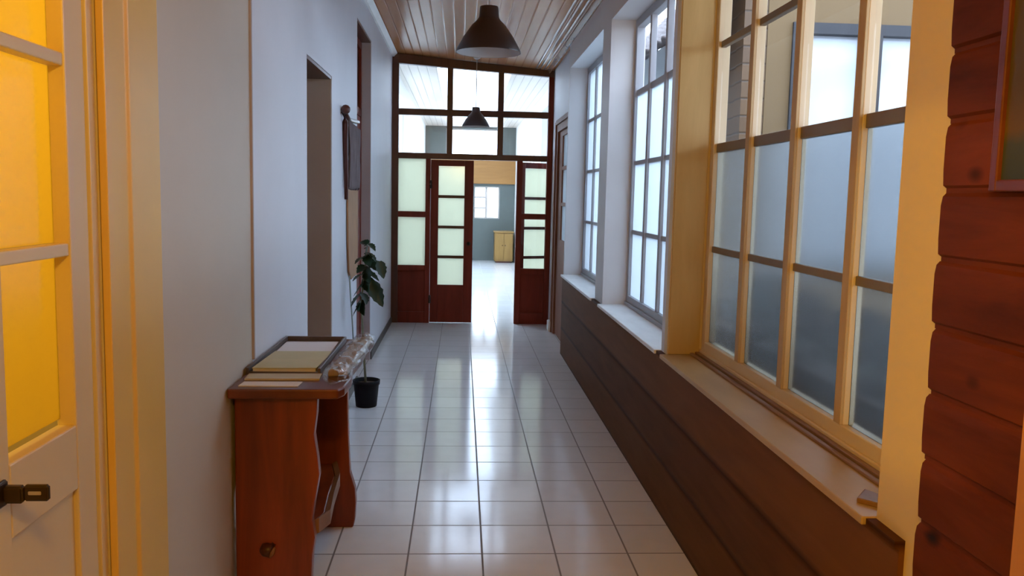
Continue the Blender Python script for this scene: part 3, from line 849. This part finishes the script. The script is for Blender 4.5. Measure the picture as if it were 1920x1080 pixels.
# roll of magazines in crinkled cellophane along the front edge
bg = empty('wrapped_magazines', (-.47, 3.65, .868), 'tan magazines in crinkled clear cellophane along the front edge of the console', 'packet')
MB().obox((-.520, 3.36, .8695), (.075, .03, 0), (.018, .78, .0), (0, 0, .030)).build('magazine_stack', 'magazine', bg, bevel=.006)
f = MB(); bm = f.bm; rings = []
for i in range(26):
    t = i / 25; y = 3.22 + t * .99; x = -.480 + .018 * t + .006 * math.sin(i * 1.3)
    w = .050 + .008 * math.sin(i * 2.1) - (.03 if i in (0, 25) else 0); h = .030 + .010 * math.sin(i * 1.7 + 1) + (.012 if i < 4 else 0)
    rings.append([bm.verts.new((x + w * math.cos(a) * (1 + .1 * math.sin(3 * a + i)), y + .008 * math.sin(4 * a + i), .886 + (h * math.sin(a) if math.sin(a) > 0 else .0155 * math.sin(a)) + .004 * math.sin(5 * a + 2 * i) * (math.sin(a) > 0))) for a in [2 * math.pi * k / 18 for k in range(18)]])
for a, b in zip(rings, rings[1:]):
    for k in range(18): bm.faces.new((a[k], a[(k + 1) % 18], b[(k + 1) % 18], b[k]))
f.build('cellophane', 'cellophane', bg)

# ------------------------------------------------------------------ potted plant
pc = (-.695, 6.35, 0)
pp = empty('potted_plant', pc, 'tall thin stemmed plant in a black plastic pot against the left wall', 'plant')
pot = MB().lathe([(.074, 0), (.078, .004), (.094, .165), (.100, .168), (.103, .20), (.098, .202), (.092, .198), (.090, .17)], pc, 36, True).build('pot', 'pot', pp, True)
MB().lathe([(.0895, .172), (.05, .178), (.001, .182)], pc, 24).build('soil', 'soil', pot, True)
st = [(-.70, 6.35, .175), (-.715, 6.35, .40), (-.725, 6.34, .62), (-.735, 6.34, .80), (-.71, 6.35, 1.0), (-.70, 6.35, 1.15), (-.69, 6.36, 1.23)]
MB().tube(st, [.009, .009, .008, .008, .007, .006, .004], 8).build('stem', 'stem', pp, True)
def leaf(mb, base, tip, width, droop, roll):
    base, tip = Vector(base), Vector(tip); d = tip - base; L = d.length; d.normalize()
    side = d.cross(Vector((0, 0, 1)));
    if side.length < .1: side = Vector((0, 1, 0))
    side.normalize(); up = side.cross(d)
    side = (Matrix.Rotation(roll, 3, d) @ side); up = side.cross(d)
    n = 9; rows = []
    for i in range(n + 1):
        t = i / n
        w = width * (math.sin(math.pi * min(1, t * .93 + .07)) ** .8) * (1.15 - .45 * t)
        if i % 2 and 1 < i < n: w *= .82
        cpt = base + d * L * t + Vector((0, 0, -droop * t * t)) + up * .0
        rows.append([mb.bm.verts.new(cpt - side * w + up * w * .28), mb.bm.verts.new(cpt - side * w * .5 + up * w * .08), mb.bm.verts.new(cpt), mb.bm.verts.new(cpt + side * w * .5 + up * w * .08), mb.bm.verts.new(cpt + side * w + up * w * .28)])
    for a, b in zip(rows, rows[1:]):
        for k in range(4): mb.bm.faces.new((a[k], a[k + 1], b[k + 1], b[k]))
LV = [((-.70, 6.35, 1.13), (-.77, 6.25, 1.10), .05, .02, .3), ((-.70, 6.35, 1.16), (-.62, 6.30, 1.12), .05, .03, -.2), ((-.69, 6.36, 1.22), (-.74, 6.30, 1.26), .04, .02, .6), ((-.69, 6.36, 1.22), (-.63, 6.33, 1.20), .045, .03, .1),
      ((-.70, 6.35, 1.10), (-.58, 6.30, 1.04), .055, .03, .5), ((-.60, 6.31, 1.10), (-.565, 6.30, .98), .045, .01, 1.1), ((-.70, 6.35, 1.02), (-.60, 6.31, .97), .04, .02, .2), ((-.66, 6.33, .95), (-.57, 6.30, .76), .06, .0, 1.2),
      ((-.69, 6.34, .98), (-.62, 6.29, .80), .05, .0, .8), ((-.73, 6.34, .86), (-.80, 6.27, .78), .055, .02, .4), ((-.73, 6.34, .82), (-.74, 6.24, .76), .055, .03, 1.0), ((-.73, 6.34, .86), (-.69, 6.27, .80), .05, .02, -.4),
      ((-.735, 6.34, .78), (-.79, 6.28, .70), .045, .01, .7), ((-.70, 6.35, 1.06), (-.76, 6.27, 1.03), .045, .02, -.3), ((-.69, 6.36, 1.2), (-.70, 6.28, 1.13), .04, .02, 1.3),
      ((-.70, 6.35, 1.04), (-.66, 6.25, .96), .05, .02, .9), ((-.71, 6.35, .98), (-.67, 6.26, .88), .05, .01, 1.2), ((-.70, 6.35, 1.14), (-.66, 6.26, 1.08), .045, .02, .5),
      ((-.72, 6.34, .92), (-.78, 6.25, .86), .045, .02, .8), ((-.73, 6.34, .80), (-.70, 6.25, .70), .045, .0, 1.1), ((-.72, 6.34, 1.0), (-.79, 6.27, .97), .04, .02, .2)]
f = MB()
for a in LV: leaf(f, *a)
for a in LV: f.tube([(-.715, 6.345, a[0][2] - .01), a[0]], .0035, 5)
o = f.build('foliage', 'leaf', pp, True); o['label'] = 'dark green drooping leaves'

# ------------------------------------------------------------------ outside on the right
struct(MB().box(1.4, 12, -6, 26, -.35, -.25).build('ground', 'ground'), 'paved yard outside the right windows', 'ground')
bd = empty('building', (3.6, 9, -.25), 'neighbouring cream house wing with grey framed window seen through the near window', 'building')
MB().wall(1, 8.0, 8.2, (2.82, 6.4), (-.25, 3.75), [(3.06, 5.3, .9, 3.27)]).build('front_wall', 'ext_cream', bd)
f = MB()
f.box(3.06, 3.13, 7.97, 8.08, .9, 3.27); f.box(5.23, 5.30, 7.97, 8.08, .9, 3.27); f.box(3.13, 5.23, 7.97, 8.08, 3.17, 3.27); f.box(3.13, 5.23, 7.97, 8.08, .9, .98)
f.box(3.78, 3.92, 7.97, 8.08, .98, 3.17); f.box(4.55, 4.68, 7.97, 8.08, .98, 3.17)
wf = f.build('window_frame', 'ext_frame', bd)
MB().box(3.10, 5.26, 8.09, 8.10, .95, 3.22).build('window_glass', 'ext_glass', wf)
MB().box(2.62, 2.82, 9.7, 14.5, -.25, 3.60).build('side_wall', 'ext_pale', bd)
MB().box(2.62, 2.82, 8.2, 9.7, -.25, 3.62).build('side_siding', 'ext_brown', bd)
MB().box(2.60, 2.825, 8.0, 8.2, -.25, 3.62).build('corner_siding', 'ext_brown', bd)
# tiled roof slope: courses of barrel tiles
f = MB(); bm = f.bm
L, ny, nc = 3.2, 130, 16
rows = []
us = []
for c_ in range(nc): us += [(c_ / nc, .0), ((c_ + .97) / nc, .06)]
for u, lift in us:
    row = []
    for j in range(ny + 1):
        y = 7.85 + j * 6.6 / ny
        w = abs(math.sin(math.pi * (y - 7.85) / .24)) * .05
        nrm = Vector((-1, 0, 1)).normalized()
        p = Vector((1.95 + u * L * .707, y, 3.05 + u * L * .707)) + nrm * (w + (.05 - lift))
        row.append(bm.verts.new(p))
    rows.append(row)
for a, b in zip(rows, rows[1:]):
    for j in range(ny): bm.faces.new((a[j], a[j + 1], b[j + 1], b[j]))
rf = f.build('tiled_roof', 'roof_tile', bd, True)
rf.modifiers.new('thickness', 'SOLIDIFY').thickness = .03
pr = empty('porch_roof', (3.6, 2.0, 3.05), 'boarded lean-to porch roof over the yard outside the near window', 'porch roof')  # invented roof, keeps sky light off the near window
MB().prism([(1.40, 3.12), (6.4, 3.52), (6.4, 3.60), (1.40, 3.20)], 1, -3.0, 4.7).build('roof_deck', 'ext_brown', pr)
for y in (-2.9, .9, 4.6):
    MB().box(6.2, 6.32, y - .06, y + .06, -.25, 3.50).build('post', 'ext_brown', pr)
fn = empty('garden_fence', (5.4, 2.0, -.25), 'tall brown board fence across the yard outside the near window', 'fence')  # added fence, lowers the daylight reaching the near window
for y in (-2.9, -.6, 1.7, 4.0, 6.3):
    MB().box(5.42, 5.52, y - .05, y + .05, -.25, 2.65).build('post', 'ext_brown', fn)
MB().box(5.38, 5.42, -2.95, 6.35, -.2, 2.6).build('board_panel', 'ext_brown', fn)
# shrubs outside the near window
def shrub(x, y, h, r, mat, label):
    root = empty('shrub', (x, y, .93), label, 'shrub', 'shrubs in the planter outside the near window')
    f = MB()
    for k in range(5):
        a = rnd.uniform(0, 6.28)
        f.tube([(x, y, .931), (x + .5 * r * math.cos(a), y + .5 * r * math.sin(a), .94 + (h - .94) * .45), (x + .8 * r * math.cos(a), y + .8 * r * math.sin(a), h * .9)], [.018, .012, .005], 6)
    f.build('stem', 'stem', root)
    f = MB()
    for k in range(150):
        a = rnd.uniform(0, 6.28); q = r * math.sqrt(rnd.random()); t = rnd.random()
        z = .96 + (h - .96) * t; q *= (1.05 - .8 * t ** 2)
        b = Vector((x + q * math.cos(a), y + q * math.sin(a), z))
        tip = b + Vector((rnd.uniform(-.07, .07), rnd.uniform(-.07, .07), rnd.uniform(.0, .11)))
        leaf(f, b, tip, rnd.uniform(.03, .06), .03, rnd.uniform(-1, 1))
    f.build('foliage', mat, root)
pb = empty('planter_box', (1.62, 3.3, -.25), 'long dark brown planter box outside the frosted panes of the near window', 'planter')  # added box, makes the foot of the frosted panes darker
g = MB()
g.box(1.40, 1.43, 1.9, 4.75, -.25, .93); g.box(1.85, 1.88, 1.9, 4.75, -.25, .93); g.box(1.43, 1.85, 1.9, 1.93, -.25, .93); g.box(1.43, 1.85, 4.72, 4.75, -.25, .93)
g.build('box_side', 'shrub_brown', pb)
MB().box(1.43, 1.85, 1.93, 4.72, -.25, .915).build('soil', 'soil', pb)
shrub(1.60, 2.62, 1.24, .20, 'shrub', 'green shrub outside the nearest column of frosted panes')
shrub(1.58, 3.18, 1.14, .20, 'shrub_brown', 'brown shrub outside the second column of frosted panes')
shrub(1.58, 3.75, 1.15, .20, 'shrub_brown', 'brown shrub outside the third column of frosted panes')
shrub(1.58, 4.32, 1.18, .20, 'shrub_brown', 'dark brown shrub outside the farthest column of frosted panes')

# ------------------------------------------------------------------ light
w = bpy.data.worlds.new('overcast_sky'); S.world = w; w.use_nodes = True
nt = w.node_tree; nt.nodes.clear()
o = nt.nodes.new('ShaderNodeOutputWorld'); b = nt.nodes.new('ShaderNodeBackground')
b.inputs[0].default_value = (.63, .79, 1.0, 1); b.inputs[1].default_value = 5.4
nt.links.new(b.outputs[0], o.inputs[0])

def light(name, kind, loc, energy, col, size=.1, rot=None, **kw):
    l = bpy.data.lights.new(name, kind); l.energy = energy; l.color = col
    if kind == 'POINT' or kind == 'SPOT': l.shadow_soft_size = size
    for k, v in kw.items(): setattr(l, k, v)
    ob = bpy.data.objects.new(name, l); COL.objects.link(ob); ob.location = loc
    if rot is not None: ob.rotation_euler = rot
    return ob
light('lit_room_lamp', 'POINT', (-2.0, 1.7, 2.1), 22, (1, .74, .15), .12)
light('entrance_lamp', 'POINT', (.0, .05, 2.35), 44, (1, .57, .06), .08)
sp = light('reading_spot', 'SPOT', (-.62, -.3, 1.75), 44, (1, .57, .06), .03, spot_size=math.radians(19), spot_blend=.3)  # added spot for the bright patch on the wall strip, no known lamp
sp.rotation_euler = (Vector((1.05, 1.90, 1.40)) - sp.location).to_track_quat('-Z', 'Y').to_euler()

sun = light('sun', 'SUN', (-4, 18, 12), 0.6, (1, .97, .93)); sun.data.angle = math.radians(12)
sun.rotation_euler = (Vector((0, 0, 0)) - Vector((-.55, .25, 1.0))).to_track_quat('-Z', 'Y').to_euler()

# ------------------------------------------------------------------ camera
cam = bpy.data.cameras.new('camera'); co = bpy.data.objects.new('camera', cam); COL.objects.link(co)
cam.sensor_width = 36; cam.lens = 1595.9 / 1920 * 36; cam.clip_start = .02
yaw, pitch, roll = .061011, .107732, .022435
fw = Vector((math.sin(yaw) * math.cos(pitch), math.cos(yaw) * math.cos(pitch), -math.sin(pitch)))
rt = Vector((math.cos(yaw), -math.sin(yaw), 0)); up = rt.cross(fw)
r2 = math.cos(roll) * rt + math.sin(roll) * up; u2 = -math.sin(roll) * rt + math.cos(roll) * up
m = Matrix((r2, u2, -fw)).transposed().to_4x4(); m.translation = Vector((0, 0, 1.601))
co.matrix_world = m
S.camera = co

S.view_settings.view_transform = 'Standard'; S.view_settings.look = 'None'
S.view_settings.exposure = 0.82; S.view_settings.gamma = 1.0; S.view_settings.use_curve_mapping = False
try:
    S.cycles.use_denoising = True
    S.cycles.max_bounces = 14; S.cycles.diffuse_bounces = 6; S.cycles.glossy_bounces = 4
    S.cycles.transmission_bounces = 10; S.cycles.transparent_max_bounces = 12
    S.cycles.sample_clamp_indirect = 8.0
except Exception:
    pass
